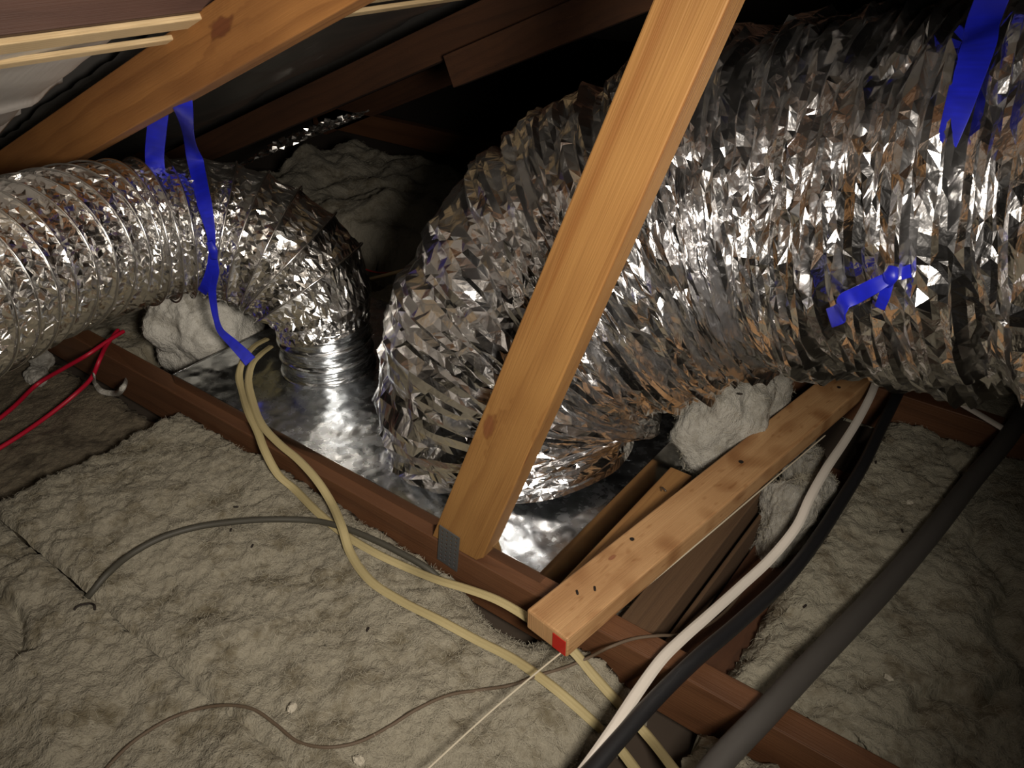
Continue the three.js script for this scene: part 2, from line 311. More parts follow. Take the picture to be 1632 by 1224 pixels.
// ---------------------------------------------------------------- roof battens and foil sarking, upper left
{
  const slope = Math.atan(ROOF);
  const a = onRoof(0, 90, 0), b = onRoof(265, 42, 0), dir = b.clone().sub(a), L = 1.9, yaw = Math.atan2(-dir.x, -dir.z);
  const mk = (name, label, cx, w, h, off, mat) => {
    const g = timber(L, h, w, 0.002); g.rotateY(Math.PI / 2);         // length along z, h up, w across
    const o = tag(mesh(name, g, mat), label, 'roof batten');
    const m = a.clone().lerp(b, 0.2); o.rotation.order = 'YZX'; o.rotation.set(0, yaw, slope);
    const ax = V(Math.cos(slope), Math.sin(slope), 0), up = V(-Math.sin(slope), Math.cos(slope), 0);
    o.position.copy(m).addScaledVector(ax, cx).addScaledVector(up, h / 2 + off); return o;
  };
  mk('roof_batten', 'added dark timber in place of a brown foil reflection at the upper left corner', 0.04, 0.045, 0.05, 0.004, M.reflectedBrown);  // added timber: stands in for a dark brown reflection in the sarking
  mk('roof_batten', 'upper of the two thin cream laths under the added dark timber', 0.035, 0.040, 0.008, -0.004, M.batten);
  mk('roof_batten', 'lower of the two thin cream laths under the added dark timber', -0.035, 0.022, 0.007, -0.005, M.batten);
  const folds = [[100, 152], [70, 193], [40, 228]].map(([x, y]) => onRoof(x, y, 0.004).x);
    const g = grid(420, 100, (u, v) => {
    const x = lerp(-1.9, -0.3, u), z = lerp(-0.64, 0.5, v);
    const xb = lerp(a.x, b.x, (z - a.z) / (b.z - a.z)) + 0.03;
    let h = ROOF0 + ROOF * x + 0.004 + 0.054 * sm(xb - 0.02, xb + 0.02, x) + 0.004 * noise(x * 3, z * 3, 71) + 0.0025 * noise(x * 9, z * 5, 73);
    for (const f of folds) { const d = (x - f - 0.012 * noise(z * 3, f * 9, 5)); h -= 0.015 * Math.exp(-Math.abs(d) / 0.006); }
    h += 0.03 * sm(0.06, 0, z + 0.64 + 0) - 0.0;
    return [V(x, h, z), x, z];
  });
  const under = g.clone(); const ia = Array.from(under.index.array); for (let i = 0; i < ia.length; i += 3) { const t = ia[i]; ia[i] = ia[i + 1]; ia[i + 1] = t; } under.setIndex(ia); under.computeVertexNormals();
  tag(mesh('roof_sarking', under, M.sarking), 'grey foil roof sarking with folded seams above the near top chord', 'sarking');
  const far = grid(160, 120, (u, v) => {
    const x = lerp(-2.6, 0.5, u), z = lerp(-1.5, -0.7, v);
    return [V(x, ROOF0 + ROOF * x + 0.03 + 0.012 * noise(x * 3, z * 2, 75) + 0.008 * Math.abs(noise(x * 7, z * 3, 77)) - 0.03 * Math.sin(Math.PI * v), z), x, z];
  });
  const ib = Array.from(far.index.array); for (let i = 0; i < ib.length; i += 3) { const t = ib[i]; ib[i] = ib[i + 1]; ib[i + 1] = t; } far.setIndex(ib); far.computeVertexNormals();
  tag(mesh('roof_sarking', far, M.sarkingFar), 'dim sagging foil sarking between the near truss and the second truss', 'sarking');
}

{
  const a = onZ(378, 268, -1.44), b = onZ(580, 184, -1.44), n = 60, P = [];
  for (let j = 0; j <= 5; j++) { P.push([]); for (let i = 0; i <= n; i++) { const t = i / n, w = 0.010 + 0.022 * Math.sin(Math.PI * t) * (0.6 + 0.8 * hash(i, 7, 3)), p = a.clone().lerp(b, t); p.y += (j / 5) * w + 0.004 * (hash(i, j, 1) - 0.5); p.z += 0.018 * (hash(i, j, 2) - 0.5) - 0.02 * j / 5; P[j].push(p); } }
  const out = []; const t3 = (...q) => q.forEach((p) => out.push(p.x, p.y, p.z));
  for (let j = 0; j < 5; j++) for (let i = 0; i < n; i++) { t3(P[j][i], P[j][i + 1], P[j + 1][i]); t3(P[j][i + 1], P[j + 1][i + 1], P[j + 1][i]); }
  const g = new THREE.BufferGeometry(); g.setAttribute('position', new THREE.Float32BufferAttribute(out, 3)); g.setAttribute('uv', new THREE.Float32BufferAttribute(new Float32Array(out.length / 3 * 2), 2)); g.computeVertexNormals();
  tag(mesh('foil_scrap', g, M.wire), 'torn crumpled foil strip along the second truss just above the smaller duct', 'foil');
}

// ---------------------------------------------------------------- metal plenum with its round spigot
const PX0 = -1.322, PX1 = -0.462, PZ0 = -0.677, PZ1 = -1.14, PY = 0.02;
const COL = V(-1.115, 0, -0.885), CR = 0.086;
const plenum = thing('plenum_box', 'galvanised sheet metal plenum box under both foil ducts', 'plenum', [(PX0 + PX1) / 2, 0, (PZ0 + PZ1) / 2]);
{
  const cx = (PX0 + PX1) / 2, cz = (PZ0 + PZ1) / 2;
  const top = grid(90, 50, (u, v) => { const x = lerp(PX0, PX1, u), z = lerp(PZ1, PZ0, v), e = Math.min(u, 1 - u, v, 1 - v); return [V(x - cx, PY + sm(0, 0.08, e) * 0.0035 * noise(x * 5, z * 5, 91), z - cz), x * 2, z * 2]; });
  const ti = Array.from(top.index.array); for (let i = 0; i < ti.length; i += 3) { const t = ti[i]; ti[i] = ti[i + 1]; ti[i + 1] = t; } top.setIndex(ti); top.computeVertexNormals();
  mesh('top_panel', top, M.galv, plenum);
  const side = (name, x0, x1, y0, y1, z0, z1) => mesh(name, slab(x0 - cx, x1 - cx, y0, y1, z0 - cz, z1 - cz), M.galvSide, plenum);
  side('side_panel', PX0, PX1, 0.0005, PY + 0.0008, PZ0, PZ0 + 0.0012);
  side('side_panel', PX1, PX1 + 0.0012, -0.12, PY + 0.0008, PZ1, PZ0 + 0.0012).material = M.galvSide;
  side('side_panel', PX0 - 0.0012, PX0, -0.12, PY + 0.0008, PZ1, PZ0);
  side('side_panel', PX0, PX1, -0.12, PY + 0.0008, PZ1 - 0.0012, PZ1);
  const pr = []; const H = 0.125;
  for (let i = 0; i <= 80; i++) { const y = PY + (H - PY) * i / 80, f = y; let r = CR; for (const b of [0.052, 0.086]) r += 0.0045 * Math.exp(-(((f - b) / 0.005) ** 2)); r += 0.006 * Math.exp(-((f - PY) / 0.004)); pr.push(new THREE.Vector2(r, y)); }
  const c = mesh('spigot', new THREE.LatheGeometry(pr, 72), M.galv, plenum); c.position.set(COL.x - cx, 0, COL.z - cz); tag(c, 'round beaded metal spigot');
}

// ---------------------------------------------------------------- flexible ducts
function duct(pts, radius, nS, nP, disp, ref, rowStep, helix = 0, keep = () => false, pleat = null) {
  const curve = new THREE.CatmullRomCurve3(pts, false, 'centripetal'); curve.arcLengthDivisions = 800;
  const len = curve.getLength(), F = [];
  let N = V().copy(ref).projectOnPlane(curve.getTangentAt(0)).normalize();
  for (let i = 0; i <= nS; i++) { const T = curve.getTangentAt(i / nS); N = N.clone().projectOnPlane(T).normalize(); F.push([curve.getPointAt(i / nS), N, V().crossVectors(T, N)]); }
  const point = (i, phi, r) => { const [p, n, b] = F[i]; return p.clone().addScaledVector(n, Math.cos(phi) * r).addScaledVector(b, Math.sin(phi) * r); };
  const at = (s) => { const x = Math.min(nS, Math.max(0, s / len * nS)), i = Math.min(nS - 1, Math.floor(x)); return [i, x - i]; };
  const place = (s, phi, r) => { const [i, f] = at(s); return f > 0 ? point(i, phi, r).lerp(point(i + 1, phi, r), f) : point(i, phi, r); };
  // crumpled foil: a jittered grid of flat facets. Rows follow the turns of the wire when there is one.
  const rows = Math.round(len / rowStep), P = [], UV = [], out = [], uvs = [];
  for (let j = 0; j <= rows; j++) {
    P.push([]); UV.push([]);
    for (let k = 0; k < nP; k++) {
      const s0 = (j + (pleat ? pleat(j, k / nP) : (keep(j) ? 0.12 : 0.42) * (hash(j, k, 71) - 0.5) * 2)) * rowStep, phi = (k + 0.42 * (hash(j, k, 73) - 0.5) * 2 + (j & 1) * 0.5) / nP * 2 * Math.PI;
      const s = Math.min(len, Math.max(0, s0 + helix * (phi / (2 * Math.PI) - 0.5) * sm(0, 0.05, s0) * sm(len, len - 0.05, s0))), R = radius(s, len), w = sm(0.86, 1, phi / (2 * Math.PI));
      const d = (w > 0 ? lerp(disp(s, phi, R, j, k), disp(s, phi - 2 * Math.PI, R, j, k), w) : disp(s, phi, R, j, k));
      P[j].push(place(s, phi, R + d)); UV[j].push([phi * R, s]);
    }
  }
  const tri = (a, b, c) => { for (const [j, k] of [a, b, c]) { const q = P[j][k % nP]; out.push(q.x, q.y, q.z); const t = UV[j][k % nP]; uvs.push(t[0] + (k >= nP ? 2 * Math.PI * 0.2 : 0), t[1]); } };
  for (let j = 0; j < rows; j++) for (let k = 0; k < nP; k++) {
    const o = helix && k === nP - 1 ? Math.round(helix / rowStep) : 0;  // the turn closes on the row one pitch farther on
    const a = [j, k], b = [j, k + 1], c = [j + 1, k], d = [j + 1, k + 1];
    if (o) { b[0] = Math.max(0, Math.min(rows, b[0] + o)); d[0] = Math.max(0, Math.min(rows, d[0] + o)); b[0] = Math.round(lerp(j, b[0], 1)); }
    if (hash(j, k, 79) > 0.5) { tri(a, b, c); tri(b, d, c); } else { tri(a, b, d); tri(a, d, c); }
  }
  const g = new THREE.BufferGeometry();
  g.setAttribute('position', new THREE.Float32BufferAttribute(out, 3)); g.setAttribute('uv', new THREE.Float32BufferAttribute(uvs, 2)); g.computeVertexNormals();
  const samples = F.map((f, i) => [f[0], radius(i / nS * len, len), i]);
  const hit = (px, py, off) => {                                     // where the sight line through a pixel meets the duct, off metres outside it
    const d = ray(px, py).normalize();
    for (let t = 0.4; t < 3; t += 0.002) { const q = EYE.clone().addScaledVector(d, t); for (let k = 0; k < samples.length; k += 4) if (q.distanceToSquared(samples[k][0]) < (samples[k][1] + off) ** 2) return q; }
    return null;
  };
  return { g, hit, len, F, point, place, samples };
}
// big duct: random heights at irregular knots round the duct, joined by straight lines
function knots(j, u, n, sd) { const x = u * n + hash(j, 1, sd) * 3 + 0.25 * noise(j * 0.3, u * 9, sd), i = Math.floor(x), m = (q) => hash(j, ((q % n) + n) % n, sd + 50); return lerp(m(i), m(i + 1), x - i); }
const bigStrapS = { v: 0 };
const big = duct([V(-0.655, 0.005, -0.915), V(-0.685, 0.12, -0.915), V(-0.655, 0.235, -0.955), V(-0.55, 0.345, -1.03), V(-0.39, 0.44, -1.09), V(-0.07, 0.525, -1.06), V(0.3, 0.62, -1.02), V(0.75, 0.74, -1.0)],
  (s) => 0.185 + 0.052 * sm(0, 0.12, s) - 0.008 * sm(0.5, 0.8, s),
  560, 150, (s, phi, R, j, k) => {
    const c = phi * R, fade = sm(0, 0.05, s);
    const a = s + 0.02 * noise(s * 5, c * 3, 301) + 0.006 * noise(s * 20, c * 9, 303), b = c + 0.05 * noise(s * 9, c * 4, 305);
    let h = 0.020 * (facet(a / 0.075, b / 0.42, 1) - 0.5) + 0.022 * (facet(a / 0.036 + b / 0.9, b / 0.24, 2) - 0.5);
    h += (0.0085 + 0.005 * noise(s * 7, c * 4, 331)) * (knots(j, phi / (2 * Math.PI), 26, 7) - 0.5) + 0.0045 * (knots(j, phi / (2 * Math.PI), 61, 8) - 0.5) + 0.0012 * (hash(j, k, 5) - 0.5);
    h -= 0.014 * Math.pow(1 - Math.abs(noise(s * 13 + c * 1.2, c * 2.2, 311)), 6);
    h += 0.010 * Math.pow(1 - Math.abs(noise(s * 17 - c * 0.8, c * 2.6, 317)), 8);
    h += 0.012 * noise(s * 4, c * 3, 319);
    const ds = (s - bigStrapS.v) / 0.03; if (bigStrapS.v) h -= 0.02 * Math.exp(-ds * ds);
    return h * (0.35 + 0.65 * fade);
  }, V(0.2, -0.2, -1), 0.0062, 0, () => false, (j, u) => 1.5 * (knots(j, u, 17, 91) - 0.5) * 0.62 + 0.9 * (hash(j, 3, 92) - 0.5) * 0.6);
const bigDuct = thing('insulated_duct', 'large fat crinkled silver foil duct bending down onto the metal plenum', 'duct', [0, 0, 0]);
mesh('foil_sleeve', big.g, M.foilBig, bigDuct);
// small duct
const PITCHW = 0.043;
const small = duct([V(COL.x, 0.105, COL.z), V(-1.125, 0.165, -0.882), V(-1.18, 0.235, -0.865), V(-1.275, 0.29, -0.79), V(-1.318, 0.312, -0.65), V(-1.24, 0.352, -0.43), V(-1.14, 0.38, -0.22), V(-1.05, 0.40, 0.02)],
  (s) => 0.090 + 0.034 * sm(0.0, 0.11, s), 460, 120, (s, phi, R, j, k) => {
    const c = phi * R, q = j % 6, fade = sm(0, 0.03, s), mid = [0, 0.6, 0.92, 1, 0.92, 0.6][q];
    const b = c + 0.015 * noise(s * 18, c * 9, 403);
    let h = -0.0068 * mid + mid * (0.003 * (facet(s / 0.022 + b / 0.12, b / 0.045, 31) - 0.5) + 0.0046 * (hash(j, k, 15) - 0.5)) + (q ? 0 : 0.0006 * (hash(j, k, 16) - 0.5));
    h += 0.004 * noise(s * 6, c * 5, 409);
    return h * (0.25 + 0.75 * fade);
  }, V(-1, 0, -0.2), PITCHW / 6, PITCHW, (j) => j % 6 === 0);
const smallDuct = thing('flexible_duct', 'smaller ribbed silver foil duct with spiral wire on the left', 'duct', [0, 0, 0]);
mesh('foil_sleeve', small.g, M.foilSmall, smallDuct);
{
  const pts = [], turns = Math.floor(small.len / PITCHW) - 1, per = 40, R0 = (q) => 0.090 + 0.034 * sm(0.0, 0.11, q);
  for (let k = 2 * per; k < turns * per; k++) {
    const phi = (k % per) / per * 2 * Math.PI, q = PITCHW * (Math.floor(k / per) + phi / (2 * Math.PI) - 0.5);
    pts.push(small.place(q, phi, R0(q) + 0.0016 + 0.004 * noise(q * 6, phi * R0(q), 409) * sm(0, 0.1, phi) * sm(2 * Math.PI, 2 * Math.PI - 0.1, phi)));
  }
  const g = new THREE.TubeGeometry(new THREE.CatmullRomCurve3(pts), pts.length * 2, 0.0019, 6);
  mesh('spiral_wire', g, M.wire, smallDuct);
}

// ---------------------------------------------------------------- blue hanging straps
{
  const s1 = thing('hanging_strap', 'blue strap from the near top chord pinching the smaller ribbed duct, tail hanging', 'strap', [0, 0, 0]);
  const zs = ZF + 0.004, out = V(0.6, 0.25, 0.75);
  const H = (x, y, o) => small.hit(x, y, o) || onZ(x, y, -0.7);
  const a0 = onRoof(297, 120, -0.04), k = H(338, 398, 0.004);
  const p = [onZ(286, 120, ZF - 0.03), onZ(291, 172, ZF - 0.02), H(311, 255, 0.012), H(326, 325, 0.010), H(336, 372, 0.008), k];
  mesh('strap_band', sweep(p, { w: [0.030, 0.030, 0.028, 0.025, 0.015, 0.011], t: 0.0016, up: out, n: 60, m: 16, square: 0.85 }), M.blue, s1);
  // the strand behind, up the far side of the duct
  const back = [onZ(262, 110, -0.72), onZ(250, 205, -0.72), onZ(247, 262, -0.72), onZ(262, 330, -0.72)];
  mesh('strap_band', sweep(back, { w: 0.030, t: 0.0016, up: V(0.7, 0.2, 0.6), n: 30, m: 16, square: 0.85 }), M.blue, s1);
  const e = H(340, 450, 0.004), b2 = V().subVectors(e, k);
  const tail = [k.clone(), H(341, 430, 0.006), H(338, 462, 0.008)];
  const last = tail[2];
  const D = (x, y, f) => { const d = ray(x, y).normalize(); return EYE.clone().addScaledVector(d, last.distanceTo(EYE) + f); };
  tail.push(D(345, 510, 0.03), D(352, 528, 0.045), D(372, 548, 0.06), D(390, 566, 0.07), D(399, 576, 0.075));
  mesh('strap_tail', sweep(tail, { w: [0.012, 0.018, 0.014, 0.010, 0.012, 0.018, 0.022, 0.024], t: 0.0022, up: [out, out, out, V(0.9, 0, 0.3), V(0.6, 0.6, 0.4), V(0.3, 0.8, 0.4), V(0.3, 0.8, 0.4), V(0.3, 0.8, 0.4)], n: 70, m: 16, square: 0.7 }), M.blue, s1);
  mesh('knot', sweep([H(334, 385, 0.006), H(339, 398, 0.010), H(341, 412, 0.006)], { w: [0.012, 0.016, 0.012], t: 0.008, up: out, n: 16, m: 12 }), M.blue, s1);
  // loop biting round the duct below
  mesh('strap_loop', sweep([H(338, 400, 0.003), H(334, 430, 0.003), H(327, 455, 0.003), H(322, 466, 0.002)], { w: [0.010, 0.012, 0.016, 0.018], t: 0.0016, up: out, n: 24, m: 12, square: 0.8 }), M.blue, s1);

  const s2 = thing('hanging_strap', 'blue strap cutting into the large duct, knotted with a folded tail', 'strap', [0, 0, 0]);
  const G = (x, y, o) => big.hit(x, y, o) || onZ(x, y, -0.95);
  const q = G(1560, 70, 0.004), o2 = V(-0.1, 0.35, 0.9);
  const roofP = V(q.x + 0.05, ROOF0 + ROOF * (q.x + 0.05) - 0.01, q.z - 0.02);
  mesh('strap_band', sweep([roofP, G(1572, 20, 0.022), G(1560, 70, 0.022), G(1545, 115, 0.020), G(1525, 180, 0.016), G(1508, 232, 0.008), G(1496, 268, -0.012)], { w: [0.030, 0.030, 0.030, 0.029, 0.024, 0.018, 0.012], t: 0.0018, up: o2, n: 70, m: 16, square: 0.85 }), M.blue, s2);
  mesh('knot', sweep([G(1424, 425, 0.004), G(1419, 440, 0.010), G(1412, 452, 0.006)], { w: [0.010, 0.016, 0.012], t: 0.009, up: o2, n: 16, m: 12 }), M.blue, s2);
  mesh('strap_tail', sweep([G(1422, 440, 0.006), G(1395, 455, 0.016), G(1362, 472, 0.020), G(1346, 480, 0.024), G(1341, 492, 0.026), G(1338, 500, 0.022), G(1322, 507, 0.018)], { w: [0.012, 0.016, 0.018, 0.018, 0.018, 0.022, 0.022], t: 0.0022, up: [o2, o2, o2, V(-0.3, 0.3, 0.9), V(-0.6, 0.1, 0.7), o2, o2], n: 70, m: 16, square: 0.7 }), M.blue, s2);
  mesh('strap_tail', sweep([G(1419, 446, 0.006), G(1410, 470, 0.010), G(1402, 491, 0.010)], { w: [0.009, 0.012, 0.011], t: 0.002, up: o2, n: 20, m: 12, square: 0.6 }), M.blue, s2);
  mesh('strap_band', sweep([G(1424, 440, 0.002), G(1450, 432, 0.001), G(1478, 424, -0.003)], { w: [0.012, 0.013, 0.012], t: 0.002, up: o2, n: 20, m: 12, square: 0.6 }), M.blue, s2);
}

// ---------------------------------------------------------------- insulation
const fbm = (x, z, k) => 0.008 * noise(x * 5, z * 5, k) + 0.0045 * noise(x * 13, z * 13, k + 1) - 0.0035 * Math.exp(-((noise(x * 7 + 3, z * 9, k + 9) / 0.07) ** 2)) * sm(0, 0.5, noise(x * 4, z * 4, k + 12)) + 0.0026 * noise(x * 34, z * 34, k + 2) + 0.0022 * noise(x * 75, z * 75, k + 3) + 0.0012 * noise(x * 180, z * 190, k + 4);
const rag = (x, z, k) => 0.010 * noise(x * 14, z * 14, k + 6) + 0.006 * noise(x * 45, z * 45, k + 7) + 0.003 * noise(x * 120, z * 120, k + 8);
function battTop(b, x, z) {
  const e = Math.min(x - b.x0, b.x1 - x, b.seam === 0 ? 9 : z - b.z0, b.seam === 1 ? 9 : b.z1 - z), k = b.seed;
  let y = b.y + fbm(x, z, k) * (b.amp ?? 1);
  if (b.shape) y += b.shape(x, z);
  const r = b.round ?? 0.03, t = Math.min(1, Math.max(0, e / r));
  return y - (1 - Math.sqrt(Math.max(0, 1 - (1 - t) ** 2))) * (b.drop ?? 0.06);
}
function batt(b) {
  const st = b.step ?? 0.0042, nx = Math.ceil((b.x1 - b.x0) / st), nz = Math.ceil((b.z1 - b.z0) / st);
  const g = grid(nx, nz, (u, v) => {
    const x = lerp(b.x0, b.x1, u), z = lerp(b.z1, b.z0, v), y = battTop(b, x, z), e = Math.min(x - b.x0, b.x1 - x, b.seam === 0 ? 9 : z - b.z0, b.seam === 1 ? 9 : b.z1 - z), w = 1 - sm(0, 0.06, e);
    return [V(x + w * rag(x, z + y * 2, b.seed), e <= 1e-6 ? -0.122 : y, z + w * rag(z + 5, x + y * 2, b.seed + 20)), x + b.seed, z];
  });
  return tag(mesh('insulation_batt', g, b.mat), b.label, 'insulation');
}
const groove = (d, w, a) => -a * Math.exp(-((d / w) ** 2));
const batts = [
  { x0: -1.285, x1: -0.275, z0: -0.652, z1: -0.2965, y: -0.036, seed: 501, mat: M.wool, drop: 0.035, round: 0.02, seam: 1, label: 'broad dirty white insulation batt along the near chord under the looping beige cables',
    shape: (x, z) => -0.075 * Math.exp(-(((x + 0.492) / 0.06) ** 2 + ((z + 0.648) / 0.03) ** 2)) - 0.03 * sm(-0.36, -0.28, x) + 0.012 * Math.exp(-(((x + 1.1) / 0.2) ** 2)) + 0.004 * Math.exp(-(((z + 0.32) / 0.03) ** 2)) - 0.006 * sm(-0.304, -0.2965, z) },
  { x0: -1.75, x1: -0.19, z0: -0.299, z1: 0.18, y: -0.038, seed: 521, mat: M.wool, drop: 0.02, round: 0.012, seam: 0, label: 'dirty white insulation batt nearest the viewer at the lower left corner', shape: (x, z) => -0.005 * sm(-0.291, -0.299, z) + groove(z + 0.205 + 0.02 * noise(x * 6, 3, 9), 0.009, x < -0.95 ? 0.018 : 0) },
  { x0: -2.3, x1: -1.27, z0: -0.652, z1: -0.2, y: -0.088, seed: 541, mat: M.woolDark, label: 'low dark insulation batt under the red wires', amp: 0.6 },
  { x0: -0.205, x1: 0.75, z0: -1.468, z1: -0.700, y: -0.034, seed: 561, mat: M.woolRight, label: 'large greyish insulation batt under the black and grey pipes on the right',
    shape: (x, z) => groove((x - 0.02) * 0.8 + (z + 0.82) * 0.6 + 0.02 * noise(x * 8, z * 8, 7), 0.012, 0.016 * sm(-0.72, -0.85, z)) + groove((x - 0.07) * 0.9 - (z + 1.05) * 0.4 + 0.03 * noise(x * 6, z * 6, 3), 0.014, 0.014) },
  { x0: -0.195, x1: 0.5, z0: -0.650, z1: -0.3, y: -0.040, seed: 581, mat: M.woolRight, label: 'insulation batt at the bottom edge under the thick grey pipe, before the chord' },
  { x0: -0.46, x1: -0.30, z0: -1.12, z1: -0.70, y: -0.075, seed: 601, mat: M.woolRight, label: 'scrap of insulation down beneath the loose board', round: 0.02 },
  { x0: -2.3, x1: -1.60, z0: -1.39, z1: -0.70, y: -0.055, seed: 621, mat: M.wool, label: 'dim insulation batt behind the smaller duct, left of the plenum', step: 0.006 },
  { x0: -1.40, x1: -0.30, z0: -1.39, z1: -1.16, y: -0.05, seed: 641, mat: M.wool, label: 'dim insulation batt behind the plenum with the pale stick on it', step: 0.006 },
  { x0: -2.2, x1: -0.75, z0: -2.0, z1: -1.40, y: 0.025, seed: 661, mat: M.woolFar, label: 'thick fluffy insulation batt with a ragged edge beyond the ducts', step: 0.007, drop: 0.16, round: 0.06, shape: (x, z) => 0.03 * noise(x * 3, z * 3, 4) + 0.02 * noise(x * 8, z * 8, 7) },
  { x0: -0.72, x1: 0.8, z0: -2.28, z1: -1.525, y: -0.02, seed: 681, mat: M.woolRight, label: 'dark insulation batt past the second chord under the far right of the big duct', step: 0.007 },
  { x0: -2.1, x1: 0.5, z0: -3.3, z1: -2.36, y: -0.05, seed: 691, mat: M.woolDark, label: 'farthest insulation batt heaped in the dark below the third truss', step: 0.012, drop: 0.18, round: 0.06, shape: (x, z) => 0.05 * noise(x * 2.5, z * 2.5, 4) + 0.03 * noise(x * 7, z * 7, 7) },
];
const battMeshes = batts.map(batt);
// loose fibres that stand off the wool: nobody could count them
const fibreGeo = (() => { const g = new THREE.PlaneGeometry(0.009, 0.00024, 4, 1), p = g.attributes.position; for (let i = 0; i < p.count; i++) { const x = p.getX(i) / 0.009; p.setZ(i, 0.004 * (0.25 - x * x)); } g.computeVertexNormals(); return g; })();
M.fibre = new THREE.MeshStandardMaterial({ color: new THREE.Color(0xa8a392), roughness: 1, side: THREE.DoubleSide });
function fibres(parent, count, at, seed) {
  const rr = rng(seed), im = new THREE.InstancedMesh(fibreGeo, M.fibre, count), o = new THREE.Object3D();
  for (let i = 0; i < count; i++) { at(o.position, rr); o.rotation.set((rr() - 0.5) * 2.4 - 1.57, (rr() - 0.5) * 1.2, rr() * 6.3); o.scale.setScalar(0.5 + rr()); o.updateMatrix(); im.setMatrixAt(i, o.matrix); }
  im.name = 'loose_fibres'; im.castShadow = im.receiveShadow = true; im.userData.kind = 'stuff'; parent.add(im);
}
function ground(x, z) {
  if (z <= ZF && z >= ZF - TH) return 0;
  if (z < -1.485 && z > -1.523 && x > -0.75) return -0.005;
  let y = -0.12;
  if (x > PX0 && x < PX1 && z < PZ0 && z > PZ1) y = PY;
  for (const b of batts) if (x > b.x0 && x < b.x1 && z > b.z0 && z < b.z1) y = Math.max(y, battTop(b, x, z));
  return y;
}
const near = (px, py, r) => { let h = -0.03; let p; for (let k = 0; k < 6; k++) { p = onY(px, py, h); h = lerp(h, Math.max(ground(p.x, p.z), ground(p.x, p.z - 0.012), ground(p.x, p.z + 0.012)) + r, 0.8); } return onY(px, py, Math.max(h, -0.09)); };
const path = (list, r) => list.map(([x, y, h]) => (h === undefined ? near(x, y, r) : onY(x, y, h)));
[[0, 24000], [1, 12000], [3, 22000], [4, 3000], [8, 6000]].forEach(([n, c]) => { const b = batts[n]; fibres(battMeshes[n], c, (p, rr) => { const x = lerp(b.x0 + 0.01, b.x1 - 0.01, rr()), z = lerp(b.z0 + 0.008, b.z1 - 0.008, rr()); p.set(x, battTop(b, x, z) + 0.0005, z); }, 900 + n); });
// bunched pieces of batt: displaced super-ellipsoids
function lump(label, c, r, mat, seed, turn = 0, tilt = 0, ex = 0.75) {
  const sg = (a, e) => Math.sign(a) * Math.abs(a) ** e;
  const g = grid(150, 90, (u, v) => {
    const a = u * 2 * Math.PI, b = (v - 0.5) * Math.PI, cb = sg(Math.cos(b), ex);
    const d = V(cb * sg(Math.cos(a), ex), sg(Math.sin(b), ex), -cb * sg(Math.sin(a), ex));
    const p = V(d.x * r[0], d.y * r[1], d.z * r[2]), q = p.clone().multiplyScalar(1);
    const n = 0.018 * noise(q.x * 9 + seed, q.y * 9, q.z * 9) + 0.0038 * noise(q.x * 24 + seed, q.y * 24, q.z * 24) + 0.0028 * noise(q.x * 60 + seed, q.y * 60, q.z * 60) + 0.0014 * noise(q.x * 150 + seed, q.y * 150, q.z * 150);
    return [p.addScaledVector(d.lengthSq() ? d.clone().normalize() : d, n), a * 0.1 + seed, b * 0.12];
  });
  const o = tag(mesh('insulation_batt', g, mat), label, 'insulation'), gp = g.attributes.position;
  if (r[1] > 0.05) fibres(o, 5000, (p, rr) => { const i = Math.floor(rr() * gp.count); p.fromBufferAttribute(gp, i).multiplyScalar(1.005 + 0.02 * rr()); }, seed);
  o.position.set(...c); o.rotation.set(tilt, turn, 0, 'YXZ'); return o;
}
lump('fluffy white insulation bunched between the big duct and the loose board', [-0.435, 0.01, -1.24], [0.09, 0.115, 0.175], M.woolShade, 31, 0.13, 0.1, 0.95);
lump('insulation bulging out under the right edge of the loose board', [-0.255, -0.075, -1.13], [0.045, 0.075, 0.13], M.woolShade, 37, 0.12, 0.05, 0.9);
lump('clean white folded insulation batt standing behind the near chord under the smaller duct', [-1.475, 0.005, -0.86], [0.13, 0.14, 0.11], M.woolClean, 41, -0.5, 0.35, 0.9);
// scraps on the dark batt
{
  const a = near(62, 583, 0.01); const o = lump('torn white insulation scrap lying left of the red wires', [a.x, a.y, a.z], [0.075, 0.014, 0.022], M.woolClean, 53, -0.5, 0, 1); o.name = numbered('insulation_scrap');
  const pts = path([[150, 598], [152, 612], [163, 624], [180, 627], [196, 618], [203, 600]], 0.008);
  tag(mesh('insulation_scrap', sweep(pts, { w: [0.004, 0.009, 0.013, 0.013, 0.010, 0.003], t: 0.012, n: 50, m: 12 }), M.woolClean), 'thin curled strip of white insulation beside the red wires', 'insulation');
}

// ---------------------------------------------------------------- cables, pipes and wires
const cable = (name, label, list, r, mat, opt = {}) => tag(mesh(name, sweep(path(list, opt.lift ?? r), { w: r * 2 * (opt.flat ?? 1), t: r * 2, n: opt.n ?? 120, m: opt.m ?? 14, ridges: opt.ridges ?? 0, up: opt.up ?? V(0.05, 1, 0.1) }), mat), label, opt.cat ?? 'cable');
cable('flat_cable', 'beige flat cable of the spigot pair that runs along the chord under the board', [[426, 540, 0.05], [405, 552, 0.06], [387, 575, 0.06], [381, 598, 0.045], [386, 622, 0.035], [397, 659, 0.035], [410, 686, 0.028], [423, 720, 0.014], [444, 757, -0.012], [468, 778], [505, 815], [550, 852], [600, 882], [650, 905], [700, 925, -0.015], [740, 937, -0.01], [790, 955, -0.008], [825, 974, -0.012], [852, 992, -0.012], [880, 1012, -0.02], [912, 1036, -0.015], [945, 1075], [985, 1120], [1030, 1170], [1085, 1240, -0.03]], 0.0031, M.beige, { flat: 2.1, ridges: 0.13, n: 220, m: 24 });
